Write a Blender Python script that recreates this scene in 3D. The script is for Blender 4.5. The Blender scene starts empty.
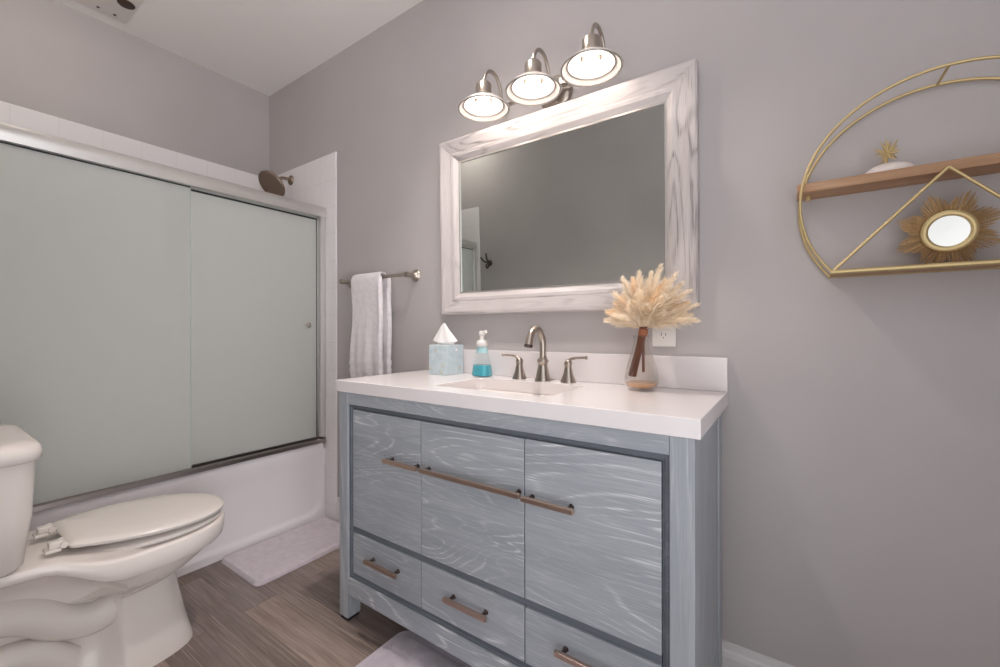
import bpy, bmesh, math, random
from mathutils import Vector, Matrix, noise as mnoise
random.seed(7)
S = bpy.context.scene
C = S.collection
PI = math.pi

# ------------------------------------------------------------------ camera, sky, exposure
cd = bpy.data.cameras.new('camera'); cam = bpy.data.objects.new('camera', cd); C.objects.link(cam)
R_ = Vector((0.820654, 0.571422, -0.001876)); U_ = Vector((0.001442, 0.001212, 0.999998)); F_ = Vector((-0.571423, 0.820655, -0.000171))
m3 = Matrix((R_, U_, -F_)).transposed()
cam.matrix_world = Matrix.Translation((1.3815, -1.41567, 1.0628)) @ m3.to_4x4()
cd.sensor_width = 36.0; cd.lens = 15.1144
cd.shift_x = 0.00367; cd.shift_y = -0.00316
cd.clip_start = 0.01
S.camera = cam
w = bpy.data.worlds.new('world'); S.world = w; w.use_nodes = True
bg = w.node_tree.nodes['Background']
wn = w.node_tree.nodes; wtc = wn.new('ShaderNodeTexCoord'); wsx = wn.new('ShaderNodeSeparateXYZ'); wr = wn.new('ShaderNodeMapRange')
w.node_tree.links.new(wtc.outputs['Generated'], wsx.inputs[0]); w.node_tree.links.new(wsx.outputs[2], wr.inputs[0])
wr.inputs[1].default_value = -.25; wr.inputs[2].default_value = .25; wr.inputs[3].default_value = 1.7; wr.inputs[4].default_value = .85   # lower half made brighter as fill for ceiling and walls, entering the open side
wx = [wn.new('ShaderNodeMath') for _ in range(5)]; wl = w.node_tree.links.new            # world strengthened towards +x as fill light for the left side
for q_, (op, v_) in enumerate((('MAXIMUM', 0.), ('POWER', 2.), ('MULTIPLY', 2.2), ('ADD', .75), ('MULTIPLY', 1.))): wx[q_].operation = op; wx[q_].inputs[1].default_value = v_
wl(wsx.outputs[0], wx[0].inputs[0])
for q_ in range(4): wl(wx[q_].outputs[0], wx[q_+1].inputs[0])
wl(wr.outputs[0], wx[4].inputs[1]); wl(wx[4].outputs[0], bg.inputs[1])
bg.inputs[0].default_value = (0.97, 0.97, 1.0, 1)
S.view_settings.view_transform = 'Standard'; S.view_settings.look = 'None'
S.view_settings.exposure = 0.38; S.view_settings.gamma = 1.0; S.view_settings.use_curve_mapping = False
BULB = 28.0           # emission strength of the three vanity bulbs
GLOBE_FILL = 10.0            # emission strength of the globe added over the bathtub as fill light
CAN_FILL = 660.0            # emission strength of the fill lamp added on the ceiling by the vanity

# ------------------------------------------------------------------ mesh helpers
def lk(name, bm, mat, parent=None, smooth=None, bev=0.0, segs=2, sub=0):
    """bmesh in world coordinates -> ONE mesh object; parent = thing or part (same origin)"""
    me = bpy.data.meshes.new(name)
    org = parent['_o'] if parent is not None and '_o' in parent else (0, 0, 0)
    org = Vector(org)
    if org.length: bmesh.ops.translate(bm, verts=bm.verts, vec=-org)
    bm.to_mesh(me); bm.free()
    if mat: me.materials.append(mat)
    o = bpy.data.objects.new(name, me); C.objects.link(o)
    if parent is not None:
        o.parent = parent; o['_o'] = list(org)
    if bev:
        b = o.modifiers.new('bevel', 'BEVEL'); b.width = bev; b.segments = segs; b.limit_method = 'ANGLE'; b.angle_limit = math.radians(40)
    if sub:
        s = o.modifiers.new('sub', 'SUBSURF'); s.levels = sub; s.render_levels = sub
    if smooth is not None:
        for p in me.polygons: p.use_smooth = True
        if smooth < 180:
            try: me.set_sharp_from_angle(angle=math.radians(smooth))
            except Exception: pass
    return o
def tag(o, label, cat, group=None, kind=None):
    o['label'] = label; o['category'] = cat
    if group: o['group'] = group
    if kind: o['kind'] = kind
    return o
def thing(name, label, cat, loc, group=None):
    o = bpy.data.objects.new(name, None); C.objects.link(o); o.location = loc; o['_o'] = list(loc); o.empty_display_size = 0.05
    return tag(o, label, cat, group)
def solo(name, bm, mat, loc, label, cat, group=None, **k):
    """a thing that is one mesh, origin at its base"""
    bmesh.ops.translate(bm, verts=bm.verts, vec=-Vector(loc))
    o = lk(name, bm, mat, None, **k); o.location = loc; o['_o'] = list(loc)
    return tag(o, label, cat, group)
def struct(name, bm, mat, **k):
    o = lk(name, bm, mat, None, **k); o['kind'] = 'structure'; return o
def BM(): return bmesh.new()
def box(bm, x0, x1, y0, y1, z0, z1):
    v = [bm.verts.new((x, y, z)) for x in (x0, x1) for y in (y0, y1) for z in (z0, z1)]
    for f in ((0,1,3,2),(4,6,7,5),(0,4,5,1),(2,3,7,6),(0,2,6,4),(1,5,7,3)): bm.faces.new([v[i] for i in f])
    return v
def bx(*a):
    bm = BM(); box(bm, *a); bmesh.ops.recalc_face_normals(bm, faces=bm.faces); return bm
def loft(bm, rings, cap0=True, cap1=True, closed=True):
    vs = [[bm.verts.new(p) for p in r] for r in rings]
    n = len(vs[0])
    for a, b in zip(vs, vs[1:]):
        for i in range(n if closed else n - 1):
            j = (i + 1) % n
            bm.faces.new((a[i], a[j], b[j], b[i]))
    if cap0: bm.faces.new(list(reversed(vs[0])))
    if cap1: bm.faces.new(vs[-1])
    return vs
def fix(bm):
    bmesh.ops.recalc_face_normals(bm, faces=bm.faces); return bm
def lathe(bm, prof, M=None, n=32, cap0=False, cap1=False):
    M = M or Matrix()
    rings = [[M @ Vector((r * math.cos(2*PI*i/n), r * math.sin(2*PI*i/n), z)) for i in range(n)] for r, z in prof]
    return loft(bm, rings, cap0, cap1)
def frame_to(p, d):
    return Matrix.Translation(p) @ Vector(d).to_track_quat('Z', 'Y').to_matrix().to_4x4()
def tube(bm, pts, rad, n=12, cap=True):
    pts = [Vector(p) for p in pts]
    if not hasattr(rad, '__len__'): rad = [rad] * len(pts)
    t0 = (pts[1] - pts[0]).normalized()
    up = Vector((0, 0, 1)) if abs(t0.z) < .9 else Vector((1, 0, 0))
    nx = t0.cross(up).normalized(); rings = []
    for i, p in enumerate(pts):
        a = pts[max(i-1, 0)]; b = pts[min(i+1, len(pts)-1)]
        t = (b - a).normalized()
        nx = (nx - t * nx.dot(t)).normalized(); ny = t.cross(nx)
        rings.append([p + rad[i] * (math.cos(2*PI*k/n) * nx + math.sin(2*PI*k/n) * ny) for k in range(n)])
    loft(bm, rings, cap, cap)
def spline(pts, k=6, closed=False):
    pts = [Vector(p) for p in pts]; out = []; n = len(pts)
    g = (lambda i: pts[i % n]) if closed else (lambda i: pts[min(max(i, 0), n-1)])
    for i in range(n if closed else n - 1):
        p0, p1, p2, p3 = g(i-1), g(i), g(i+1), g(i+2)
        for j in range(k):
            t = j / k
            out.append(0.5 * ((2*p1) + (-p0+p2)*t + (2*p0-5*p1+4*p2-p3)*t*t + (-p0+3*p1-3*p2+p3)*t**3))
    if not closed: out.append(pts[-1])
    return out
def rrect(x0, x1, y0, y1, r, n=6):
    out = []
    for cx, cy, a0 in ((x1-r, y1-r, 0), (x0+r, y1-r, PI/2), (x0+r, y0+r, PI), (x1-r, y0+r, 1.5*PI)):
        for i in range(n+1):
            a = a0 + PI/2 * i / n; out.append((cx + r*math.cos(a), cy + r*math.sin(a)))
    return out
def sm(a, b, x):
    t = min(max((x-a)/(b-a), 0), 1); return t*t*(3-2*t)

# ------------------------------------------------------------------ materials
def s2l(c): return tuple((v/12.92 if v <= .04045 else ((v+.055)/1.055)**2.4) for v in c)
def col(r, g, b): return (*s2l((r/255, g/255, b/255)), 1)
def mat(name, c, rough=.5, metal=0., **kw):
    m = bpy.data.materials.new(name); m.use_nodes = True
    b = m.node_tree.nodes['Principled BSDF']
    b.inputs['Base Color'].default_value = c; b.inputs['Roughness'].default_value = rough; b.inputs['Metallic'].default_value = metal
    for k, v in kw.items(): b.inputs[k.replace('_', ' ')].default_value = v
    return m
class N:
    def __init__(s, m): s.t = m.node_tree; s.b = s.t.nodes['Principled BSDF']
    def new(s, ty, **kw):
        n = s.t.nodes.new('ShaderNode' + ty)
        for k, v in kw.items(): setattr(n, k, v)
        return n
    def l(s, a, b): s.t.links.new(a, b)
    def coord(s, scale=(1,1,1), rot=(0,0,0), rnd=0.):
        tc = s.new('TexCoord'); mp = s.new('Mapping')
        mp.inputs['Scale'].default_value = scale; mp.inputs['Rotation'].default_value = rot
        src = tc.outputs['Object']
        if rnd:
            oi = s.new('ObjectInfo'); v = s.new('VectorMath', operation='MULTIPLY_ADD')
            v.inputs[1].default_value = (rnd, rnd*.7, rnd*1.3)
            s.l(oi.outputs['Random'], v.inputs[0]); s.l(src, v.inputs[2]); src = v.outputs[0]
        s.l(src, mp.inputs['Vector']); return mp.outputs['Vector']
    def noise(s, vec, scale=5, detail=4, rough=.5, dist=0.):
        n = s.new('TexNoise'); n.inputs['Scale'].default_value = scale; n.inputs['Detail'].default_value = detail
        n.inputs['Roughness'].default_value = rough; n.inputs['Distortion'].default_value = dist
        if vec is not None: s.l(vec, n.inputs['Vector'])
        return n.outputs['Fac']
    def math(s, op, a, b=None):
        n = s.new('Math', operation=op)
        for i, v in enumerate((a, b)):
            if v is None: continue
            if isinstance(v, (int, float)): n.inputs[i].default_value = v
            else: s.l(v, n.inputs[i])
        return n.outputs[0]
    def ramp(s, fac, stops):
        n = s.new('ValToRGB'); e = n.color_ramp.elements
        while len(e) < len(stops): e.new(.5)
        for i, (p, c) in enumerate(stops): e[i].position = p; e[i].color = c
        s.l(fac, n.inputs[0]); return n.outputs[0]
    def mix(s, fac, a, b, mode='MIX'):
        n = s.new('Mix', data_type='RGBA', blend_type=mode)
        for i, v in ((0, fac), (6, a), (7, b)):
            if isinstance(v, (int, float)): n.inputs[i].default_value = v
            elif isinstance(v, tuple): n.inputs[i].default_value = v
            else: s.l(v, n.inputs[i])
        return n.outputs[2]
    def color(s, c): s.l(c, s.b.inputs['Base Color'])
    def bump(s, h, strength=.2, dist=.005):
        n = s.new('Bump'); n.inputs['Strength'].default_value = strength; n.inputs['Distance'].default_value = dist
        s.l(h, n.inputs['Height']); s.l(n.outputs[0], s.b.inputs['Normal'])
def paint(name, c, rough=.6, var=.04):
    m = mat(name, c, rough); n = N(m)
    f = n.noise(n.coord(), 2.5, 3)
    lo = tuple(v*(1-var) for v in c[:3]) + (1,); hi = tuple(v*(1+var) for v in c[:3]) + (1,)
    n.color(n.ramp(f, [(.3, lo), (.7, hi)])); n.bump(n.noise(n.coord(), 180, 2), .04, .002)
    return m
def wood(name, axis, base, dark, light, k=14., lines=.5, rough=.5, across=9., along=1.1, off=10., sharpness=5.):
    """streaky cathedral grain running along axis"""
    m = mat(name, base, rough); n = N(m)
    sc = [across]*3; sc[axis] = along
    f = n.noise(n.coord(tuple(sc), rnd=off), 1.0, 2.5, .45, .3)
    rings = n.math('ADD', n.math('MULTIPLY', n.math('SINE', n.math('MULTIPLY', f, k*6.28)), .5), .5)
    fs = [300]*3; fs[axis] = 7
    fine = n.noise(n.coord(tuple(fs), rnd=off), 1.0, 3, .6)
    bs = [16]*3; bs[axis] = 1.8
    big = n.noise(n.coord(tuple(bs), rnd=off), 1.0, 3, .6)
    ps = [5]*3; ps[axis] = 2.2
    patch = n.noise(n.coord(tuple(ps), rnd=off), 1.0, 2, .5)
    c = n.ramp(big, [(.3, dark), (.7, base)])
    sharp = n.math('POWER', rings, sharpness)
    ln = n.math('MULTIPLY', n.math('MULTIPLY', sharp, n.ramp(patch, [(.40, (.12,)*3+(1,)), (.62, (1, 1, 1, 1))])), n.math('MULTIPLY', n.ramp(fine, [(.38, (.12,)*3+(1,)), (.58, (1, 1, 1, 1))]), lines))
    c = n.mix(ln, c, light)
    c = n.mix(n.ramp(fine, [(.38, (.5,)*3+(1,)), (.58, (0,0,0,1))]), c, dark)
    fs2 = [420]*3; fs2[axis] = 11
    c = n.mix(n.ramp(n.noise(n.coord(tuple(fs2), rnd=off), 1.0, 2, .6), [(.58, (0,0,0,1)), (.72, (.4*lines,)*3+(1,))]), c, light)
    n.color(c); n.bump(fine, .15, .001)
    return m
def bricks(name, plane, c1, c2, mortar, bw, bh, off, msize, rough, grain=None, shift=(0,0)):
    m = mat(name, c1, rough); n = N(m)
    tc = n.new('TexCoord'); sp = n.new('SeparateXYZ'); cb = n.new('CombineXYZ')
    n.l(tc.outputs['Object'], sp.inputs[0])
    ax = {'x': 0, 'y': 1, 'z': 2}
    n.l(n.math('ADD', sp.outputs[ax[plane[0]]], shift[0]), cb.inputs[0]); n.l(n.math('ADD', sp.outputs[ax[plane[1]]], shift[1]), cb.inputs[1])
    b = n.new('TexBrick'); b.offset = off; b.offset_frequency = 2; b.squash = 1
    b.inputs['Color1'].default_value = c1; b.inputs['Color2'].default_value = c2; b.inputs['Mortar'].default_value = mortar
    b.inputs['Scale'].default_value = 1; b.inputs['Mortar Size'].default_value = msize; b.inputs['Mortar Smooth'].default_value = .1
    b.inputs['Brick Width'].default_value = bw; b.inputs['Row Height'].default_value = bh; b.inputs['Bias'].default_value = 0
    n.l(cb.outputs[0], b.inputs['Vector'])
    return m, n, b, cb

M = {}
M['wall'] = paint('grey wall paint', col(184, 178, 177), .62)
M['ceil'] = paint('ceiling paint', col(252, 249, 246), .7, .01)
M['trim'] = mat('white trim paint', col(222, 218, 218), .35)
M['porcelain'] = mat('white porcelain', col(236, 228, 222), .24, Coat_Weight=.15, Coat_Roughness=.12)
M['seatplastic'] = mat('white seat plastic', col(234, 227, 221), .22)
M['tub'] = mat('white tub enamel', col(243, 238, 240), .18)
M['quartz'] = paint('white quartz', col(236, 230, 230), .16, .015)
M['nickel'] = mat('brushed nickel', col(176, 166, 156), .28, 1.)
M['alu'] = mat('satin aluminium', col(216, 213, 210), .38, .8)
M['track'] = mat('dull track metal', col(158, 150, 146), .3, 1.)
M['darkgasket'] = mat('dark gasket', col(40, 42, 42), .5)
M['bronze'] = mat('champagne bronze', col(190, 168, 154), .36, 1.)
M['darkpost'] = mat('dark bronze post', col(92, 80, 76), .4, 1.)
M['brown'] = mat('oil rubbed bronze', col(158, 140, 126), .42, 1.)
M['gold'] = mat('brass gold', col(206, 184, 136), .42, .75)
M['shade'] = mat('white enamel shade', col(196, 190, 184), .35)
M['ring'] = mat('grey shadow line', col(132, 128, 124), .5)  # grey rings draw in the shadow lines between the steps of each shade
M['black'] = mat('dark slot', col(30, 26, 24), .6)
M['whiteplastic'] = mat('white plastic', col(228, 224, 220), .3)
M['dimmirror'] = mat('dimmed mirror', (.62, .62, .59, 1), .03, 1.)  # mirror colour darkened to dim its reflection of the bright world
M['mirror'] = mat('mirror silver', (.77, .82, .79, 1), .015, 1.)
mb = mat('warm bulb', (1, .9, .8, 1), .5); mb.node_tree.nodes['Principled BSDF'].inputs['Emission Color'].default_value = (1, .88, .80, 1)
mb.node_tree.nodes['Principled BSDF'].inputs['Emission Strength'].default_value = BULB; M['bulb'] = mb
mb = mat('fill globe opal', (1, .93, .86, 1), .4); mb.node_tree.nodes['Principled BSDF'].inputs['Emission Color'].default_value = (1, .92, .84, 1)
mb.node_tree.nodes['Principled BSDF'].inputs['Emission Strength'].default_value = GLOBE_FILL; M['opal'] = mb
mb = mat('downlight lens', (1, .93, .86, 1), .4); mb.node_tree.nodes['Principled BSDF'].inputs['Emission Color'].default_value = (1, .92, .87, 1)
mb.node_tree.nodes['Principled BSDF'].inputs['Emission Strength'].default_value = CAN_FILL; M['lens'] = mb
VB, VD, VL = col(173, 178, 184), col(150, 156, 163), col(224, 226, 228)
M['vanityX'] = wood('cerused grey wood across', 0, VB, VD, VL, k=34, lines=1., across=4.2, along=.85, sharpness=11.)
M['vanityZ'] = wood('cerused grey wood upright', 2, VB, VD, VL, k=12, lines=.45, across=6, along=.5)
M['vanityY'] = wood('cerused grey wood along side', 2, VB, VD, VL, k=12, lines=.35, across=6, along=.5)
M['vanitydark'] = wood('grey wood moulding', 0, col(108, 115, 123), col(90, 97, 105), col(146, 152, 158), k=5, lines=.3)
MB, MD, ML = col(214, 207, 205), col(190, 182, 180), col(132, 124, 124)
M['frameX'] = wood('whitewashed wood across', 0, MB, MD, ML, k=11, lines=1., across=8, along=1.6)
M['frameZ'] = wood('whitewashed wood upright', 2, MB, MD, ML, k=11, lines=1., across=8, along=1.6)
M['shelfwood'] = wood('light shelf wood', 0, col(190, 152, 118), col(158, 118, 86), col(212, 178, 146), k=6, lines=.4)

# wood-look plank tiles on the floor, boards along x
m, n, b, cb = bricks('wood plank tile', 'xy', (0,0,0,1), (1,1,1,1), (.5,.5,.5,1), 1.05, .128, .37, .0011, .36, shift=(.31, .02))
oi = n.math('MULTIPLY', b.outputs['Color'], 7.0)
cmb = n.new('CombineXYZ'); n.l(oi, cmb.inputs[2])
vm = n.new('VectorMath', operation='ADD'); n.l(cb.outputs[0], vm.inputs[0]); n.l(cmb.outputs[0], vm.inputs[1])
def strv(sx, sy):
    mp = n.new('Mapping'); mp.inputs['Scale'].default_value = (sx, sy, 1); n.l(vm.outputs[0], mp.inputs['Vector']); return mp.outputs['Vector']
g1 = n.noise(strv(2.2, 26), 1, 5, .62, .6); g2 = n.noise(strv(6, 120), 1, 3, .6)
g3 = n.noise(strv(2.5, 5), 1, 3, .5)
pl = n.ramp(b.outputs['Color'], [(0., col(108, 92, 87)), (.35, col(154, 136, 127)), (.65, col(128, 116, 114)), (1., col(168, 149, 138))])
gr = n.ramp(g1, [(.25, (.50, .47, .45, 1)), (.5, (.92, .90, .88, 1)), (.75, (1.3, 1.28, 1.26, 1))])
c = n.mix(1., pl, gr, 'MULTIPLY')
c = n.mix(n.ramp(g2, [(.4, (.35,)*3+(1,)), (.62, (0,0,0,1))]), c, col(84, 68, 60))
c = n.mix(n.ramp(g3, [(.45, (0,0,0,1)), (.75, (.4,)*3+(1,))]), c, col(160, 152, 150))
g4 = n.noise(strv(3.5, 170), 1, 2, .5)
c = n.mix(n.ramp(g4, [(.60, (0,0,0,1)), (.70, (.5,)*3+(1,))]), c, col(186, 168, 154))
c = n.mix(b.outputs['Fac'], c, col(112, 98, 92))
n.color(c); n.bump(n.math('SUBTRACT', g1, b.outputs['Fac']), .2, .002); M['floor'] = m

def tile(name, plane, shift):
    m, n, b, cb = bricks(name, plane, col(242, 238, 238), col(239, 235, 236), col(231, 227, 226), .152, .152, 0., .0014, .14, shift=shift)
    n.color(b.outputs['Color']); n.bump(n.math('SUBTRACT', 1., b.outputs['Fac']), .3, .001); return m
M['tileback'] = tile('white wall tile back', 'xz', (.68, .068)); M['tileleft'] = tile('white wall tile left', 'yz', (.06, .068))
M['tilefront'] = tile('white wall tile front', 'xz', (.68, .068))

# frosted glass: one rough translucent pane material
m = mat('frosted glass', col(232, 234, 229), .35); b_ = m.node_tree.nodes['Principled BSDF']
b_.inputs['Transmission Weight'].default_value = .45; b_.inputs['IOR'].default_value = 1.2
n = N(m); n.bump(n.noise(n.coord(), 400, 2), .15, .001); M['frost'] = m
def glass(name, c, rough=.0, ior=1.45):
    m = mat(name, c, rough); b = m.node_tree.nodes['Principled BSDF']; b.inputs['Transmission Weight'].default_value = 1.; b.inputs['IOR'].default_value = ior; return m
M['paneedge'] = mat('polished pane edge', col(206, 214, 210), .2)
def thin(name, tint, spec):
    # thin-walled clear vessel: light passes straight through, edges pick up reflections
    m = bpy.data.materials.new(name); m.use_nodes = True; t = m.node_tree; t.nodes.remove(t.nodes['Principled BSDF'])
    tr_ = t.nodes.new('ShaderNodeBsdfTransparent'); gl = t.nodes.new('ShaderNodeBsdfGlossy'); mx = t.nodes.new('ShaderNodeMixShader'); lw_ = t.nodes.new('ShaderNodeLayerWeight'); mp_ = t.nodes.new('ShaderNodeMath')
    tr_.inputs[0].default_value = tint; gl.inputs['Roughness'].default_value = .05; lw_.inputs[0].default_value = .35
    mp_.operation = 'MULTIPLY'; mp_.inputs[1].default_value = spec
    t.links.new(lw_.outputs['Facing'], mp_.inputs[0]); t.links.new(mp_.outputs[0], mx.inputs[0]); t.links.new(tr_.outputs[0], mx.inputs[1]); t.links.new(gl.outputs[0], mx.inputs[2])
    t.links.new(mx.outputs[0], t.nodes['Material Output'].inputs[0]); return m
M['glass'] = thin('clear glass', (.965, .955, .94, 1), .45); M['soapclear'] = thin('clear bottle plastic', (.95, .98, .985, 1), .35)
M['teal'] = mat('teal soap', col(92, 196, 212), .15, Transmission_Weight=.2)
M['amber'] = mat('amber water', col(246, 196, 150), .1, Transmission_Weight=.25)
def fuzz(name, c, s=.8, bsc=160, bst=.5):
    m = mat(name, c, .95, Sheen_Weight=s, Sheen_Roughness=.5); n = N(m)
    f = n.noise(n.coord(), 40, 4); lo = tuple(v*.88 for v in c[:3])+(1,)
    n.color(n.ramp(f, [(.3, lo), (.65, c)])); n.bump(n.noise(n.coord(), bsc, 3), bst, .004); return m
M['towel'] = fuzz('white terry', col(236, 230, 232), .3, 300, .5)
M['mat1'] = fuzz('pale lilac plush', col(216, 205, 212), .6)
M['mat2'] = fuzz('lilac grey plush', col(196, 186, 196), .6)
def fluff(name, c):
    m = mat(name, c, .9); t = m.node_tree; b = t.nodes['Principled BSDF']; tl = t.nodes.new('ShaderNodeBsdfTranslucent'); mx = t.nodes.new('ShaderNodeMixShader')
    tl.inputs[0].default_value = c; mx.inputs[0].default_value = .6
    t.links.new(b.outputs[0], mx.inputs[1]); t.links.new(tl.outputs[0], mx.inputs[2]); t.links.new(mx.outputs[0], t.nodes['Material Output'].inputs[0]); return m
M['pampas'] = fluff('dried cream plume', col(255, 246, 231)); M['pampas2'] = fluff('dried cream plume deep', col(255, 238, 214))
M['stem'] = mat('brown dried stem', col(116, 72, 54), .7)
M['tissue'] = mat('white tissue paper', col(240, 237, 236), .9)
m = mat('pale blue patterned card', col(176, 204, 214), .55); n = N(m)
v = n.new('TexVoronoi'); v.inputs['Scale'].default_value = 34; n.l(n.coord(), v.inputs['Vector'])
f = n.noise(n.coord(), 45, 3)
c = n.ramp(v.outputs['Distance'], [(.16, col(206, 202, 176)), (.28, col(186, 206, 212)), (.6, col(200, 214, 220))])
n.color(n.mix(n.ramp(f, [(.52, (0,0,0,1)), (.62, (.6,)*3+(1,))]), c, col(214, 222, 224))); M['card'] = m
M['straw'] = wood('gold brown straw', 2, col(196, 162, 116), col(150, 118, 80), col(222, 192, 146), k=4, lines=.4)
M['shell'] = mat('white ceramic', col(228, 216, 210), .4)

# ------------------------------------------------------------------ room shell
XL, XR, YB, YF, ZC = -1.4226, 2.10, 0.0, -1.515, 2.604
XT, ZT = -0.68, 2.06
struct('floor', bx(XL-.1, XR+.1, YF-.1, YB+.1, -.06, 0), M['floor'])
struct('ceiling', bx(XL-.1, XR+.1, YF-.1, YB+.1, ZC, ZC+.06), M['ceil'])
struct('wall_back', bx(XL-.1, XR+.1, YB, YB+.1, 0, ZC), M['wall'])
struct('wall_left', bx(XL-.1, XL, YF, YB, 0, ZC), M['wall'])
struct('wall_right', bx(XR, XR+.1, -1.05, YB, 0, ZC), M['wall'])
DX0 = 0.95                            # front wall left out beyond this, an added opening for fill light
struct('wall_front', bx(XL-.1, DX0, YF-.1, YF, 0, ZC), M['wall'])
bm = BM(); box(bm, DX0+.0005, DX0+.018, YF-.115, YF+.012, 0, ZC-.001); box(bm, DX0-.065, DX0, YF+.0005, YF+.016, 0, ZC-.001)
struct('trim_4', fix(bm), M['trim'], bev=.003)
# tile surround of the tub on three walls
def bull(bm): return fix(bm)
struct('trim_1', bull(bx(XL, XT, YB-.011, YB-.0005, 0.0, ZT)), M['tileback'], bev=.005, segs=3)
struct('trim_2', bull(bx(XL+.0005, XL+.011, YF+.0005, YB-.011, .30, ZT)), M['tileleft'], bev=.004)
struct('trim_3', bull(bx(XL, XT-.06, YF+.0005, YF+.011, 0.0, ZT)), M['tilefront'], bev=.005, segs=3)
def base_prof(bm, x0, x1, y, s):
    prof = [(0, 0), (.016, 0), (.016, .100), (.013, .112), (.008, .118), (.006, .135), (0, .137)]
    loft(bm, [[(x, y + s*d, z) for d, z in prof] for x in (x0, x1)])
    return fix(bm)
struct('baseboard_back', base_prof(BM(), XT+.001, XR, YB-.0005, -1), M['trim'])
struct('baseboard_front', base_prof(BM(), XT-.059, DX0-.067, YF+.0005, 1), M['trim'])

# ------------------------------------------------------------------ bathtub
XA = -0.78                              # apron face
tb = thing('bathtub', 'white alcove bathtub with smooth recessed apron under the sliding glass doors', 'bathtub', (-1.1, -.76, 0))
y0, y1, zt = YF+.013, YB-.013, .430
bm = BM()
outer = rrect(XL+.012, XA, y0, y1, .012, 3)
inner = rrect(XL+.09, XA-.085, y0+.10, y1-.10, .09, 6)
rings = []
def ring_of(pts, z, n=56):
    # resample closed loop to n points
    P = [Vector((p[0], p[1], 0)) for p in pts]; L = [0]
    for i in range(len(P)): L.append(L[-1] + (P[(i+1) % len(P)] - P[i]).length)
    out = []
    for k in range(n):
        s = L[-1]*k/n; i = max(j for j in range(len(P)) if L[j] <= s+1e-9)
        a, b_2 = P[i], P[(i+1) % len(P)]; d = L[i+1]-L[i]
        q = a.lerp(b_2, (s-L[i])/d if d > 1e-9 else 0); out.append((q.x, q.y, z))
    return out
def scaled(pts, f):
    cx = sum(p[0] for p in pts)/len(pts); cy = sum(p[1] for p in pts)/len(pts)
    return [(cx+(p[0]-cx)*f, cy+(p[1]-cy)*f) for p in pts]
rings = [ring_of(outer, zt-.035), ring_of(outer, zt-.008), ring_of(scaled(outer, .994), zt), ring_of(inner, zt), ring_of(scaled(inner, .985), zt-.015),
         ring_of(scaled(inner, .92), .20), ring_of(scaled(inner, .86), .10), ring_of(scaled(inner, .7), .075)]
loft(bm, rings, False, True)
lk('basin', fix(bm), M['tub'], tb, smooth=50)
bm = BM()
# apron: flat panel recessed 10 mm inside a raised border with rounded lower corners
nu, nv = 90, 40
grid = []
for i in range(nu+1):
    row = []
    for j in range(nv+1):
        y = y0 + (y1-y0)*i/nu; z = (zt-.03)*j/nv
        # signed distance to the rounded recess panel
        cy, cz, hy, hz, r = (y0+y1)/2, .26, (y1-y0)/2-.035, .26-.045, .07
        qx = abs(y-cy)-hy+r; qz = (abs(z-cz)-hz+r) if z < cz else -1
        d = math.hypot(max(qx, 0), max(qz, 0)) + min(max(qx, qz), 0) - r
        x = XA - .010*sm(.006, -.012, d)*sm(zt-.03, zt-.15, z)
        if z < .02: x -= .0
        row.append(bm.verts.new((x, y, z)))
    grid.append(row)
for i in range(nu):
    for j in range(nv): bm.faces.new((grid[i][j], grid[i+1][j], grid[i+1][j+1], grid[i][j+1]))
lk('apron', fix(bm), M['tub'], tb, smooth=60)

# ------------------------------------------------------------------ sliding shower doors
sd = thing('shower_door', 'frosted glass sliding shower doors in a satin metal frame on the bathtub', 'shower door', (-.80, -.76, zt))
ZH0, ZH1 = 1.702, 1.766
def extr(prof, ya, yb):
    bm = BM(); loft(bm, [[(x, y, z) for x, z in prof] for y in (ya, yb)]); return fix(bm)
hd = [(-.842, ZH0), (-.842, ZH1-.012), (-.836, ZH1-.003), (-.82, ZH1), (-.79, ZH1), (-.776, ZH1-.006), (-.768, ZH1-.02), (-.766, ZH0+.02), (-.770, ZH0+.012), (-.772, ZH0), (-.776, ZH0), (-.776, ZH0+.02), (-.836, ZH0+.02), (-.836, ZH0)]
header = lk('header_rail', extr(hd, y0+.001, y1-.001), M['alu'], sd, smooth=35)
tr = [(-.842, zt+.0005), (-.842, zt+.018), (-.826, zt+.018), (-.826, zt+.030), (-.822, zt+.030), (-.822, zt+.012), (-.803, zt+.012), (-.803, zt+.034), (-.798, zt+.034), (-.798, zt+.012), (-.782, zt+.012), (-.782, zt+.026), (-.770, zt+.020), (-.766, zt+.004), (-.780, zt+.0005)]
tr = [(x-.003, z) for x, z in tr]
lk('bottom_track', extr(tr, y0+.001, y1-.001), M['track'], sd, smooth=35)
for ya, s in ((y1, -1), (y0, 1)):
    bm = BM()
    prof = [(-.838, 0), (-.838, .020), (-.832, .026), (-.818, .026), (-.814, .014), (-.806, .014), (-.802, .026), (-.784, .026), (-.778, .020), (-.778, 0)]
    loft(bm, [[(x, ya + s*(d+.0005), z) for x, d in prof] for z in (zt+.034, ZH0+.002)])
    lk('side_jamb', fix(bm), M['alu'], sd, smooth=35)
pa = lk('glass_panel', bx(-.797, -.791, y0+.02, -.665, zt+.020, ZH0+.012), M['frost'], sd, bev=.0015)
pb = lk('glass_panel', bx(-.823, -.817, -.745, y1-.032, zt+.020, ZH0+.012), M['frost'], sd, bev=.0015)
lk('edge_strip', bx(-.7975, -.7905, -.6645, -.6615, zt+.020, ZH0+.012), M['paneedge'], pa)
lk('edge_strip', bx(-.825, -.8165, y1-.0315, y1-.0275, zt+.036, ZH0-.004), M['darkgasket'], pb)
lk('gasket', bx(-.8245, -.816, -.745, y1-.032, ZH0-.012, ZH0-.003), M['darkgasket'], pb)
lk('gasket', bx(-.7985, -.7895, y0+.02, -.665, ZH0-.006, ZH0-.0005), M['darkgasket'], pa)
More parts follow.
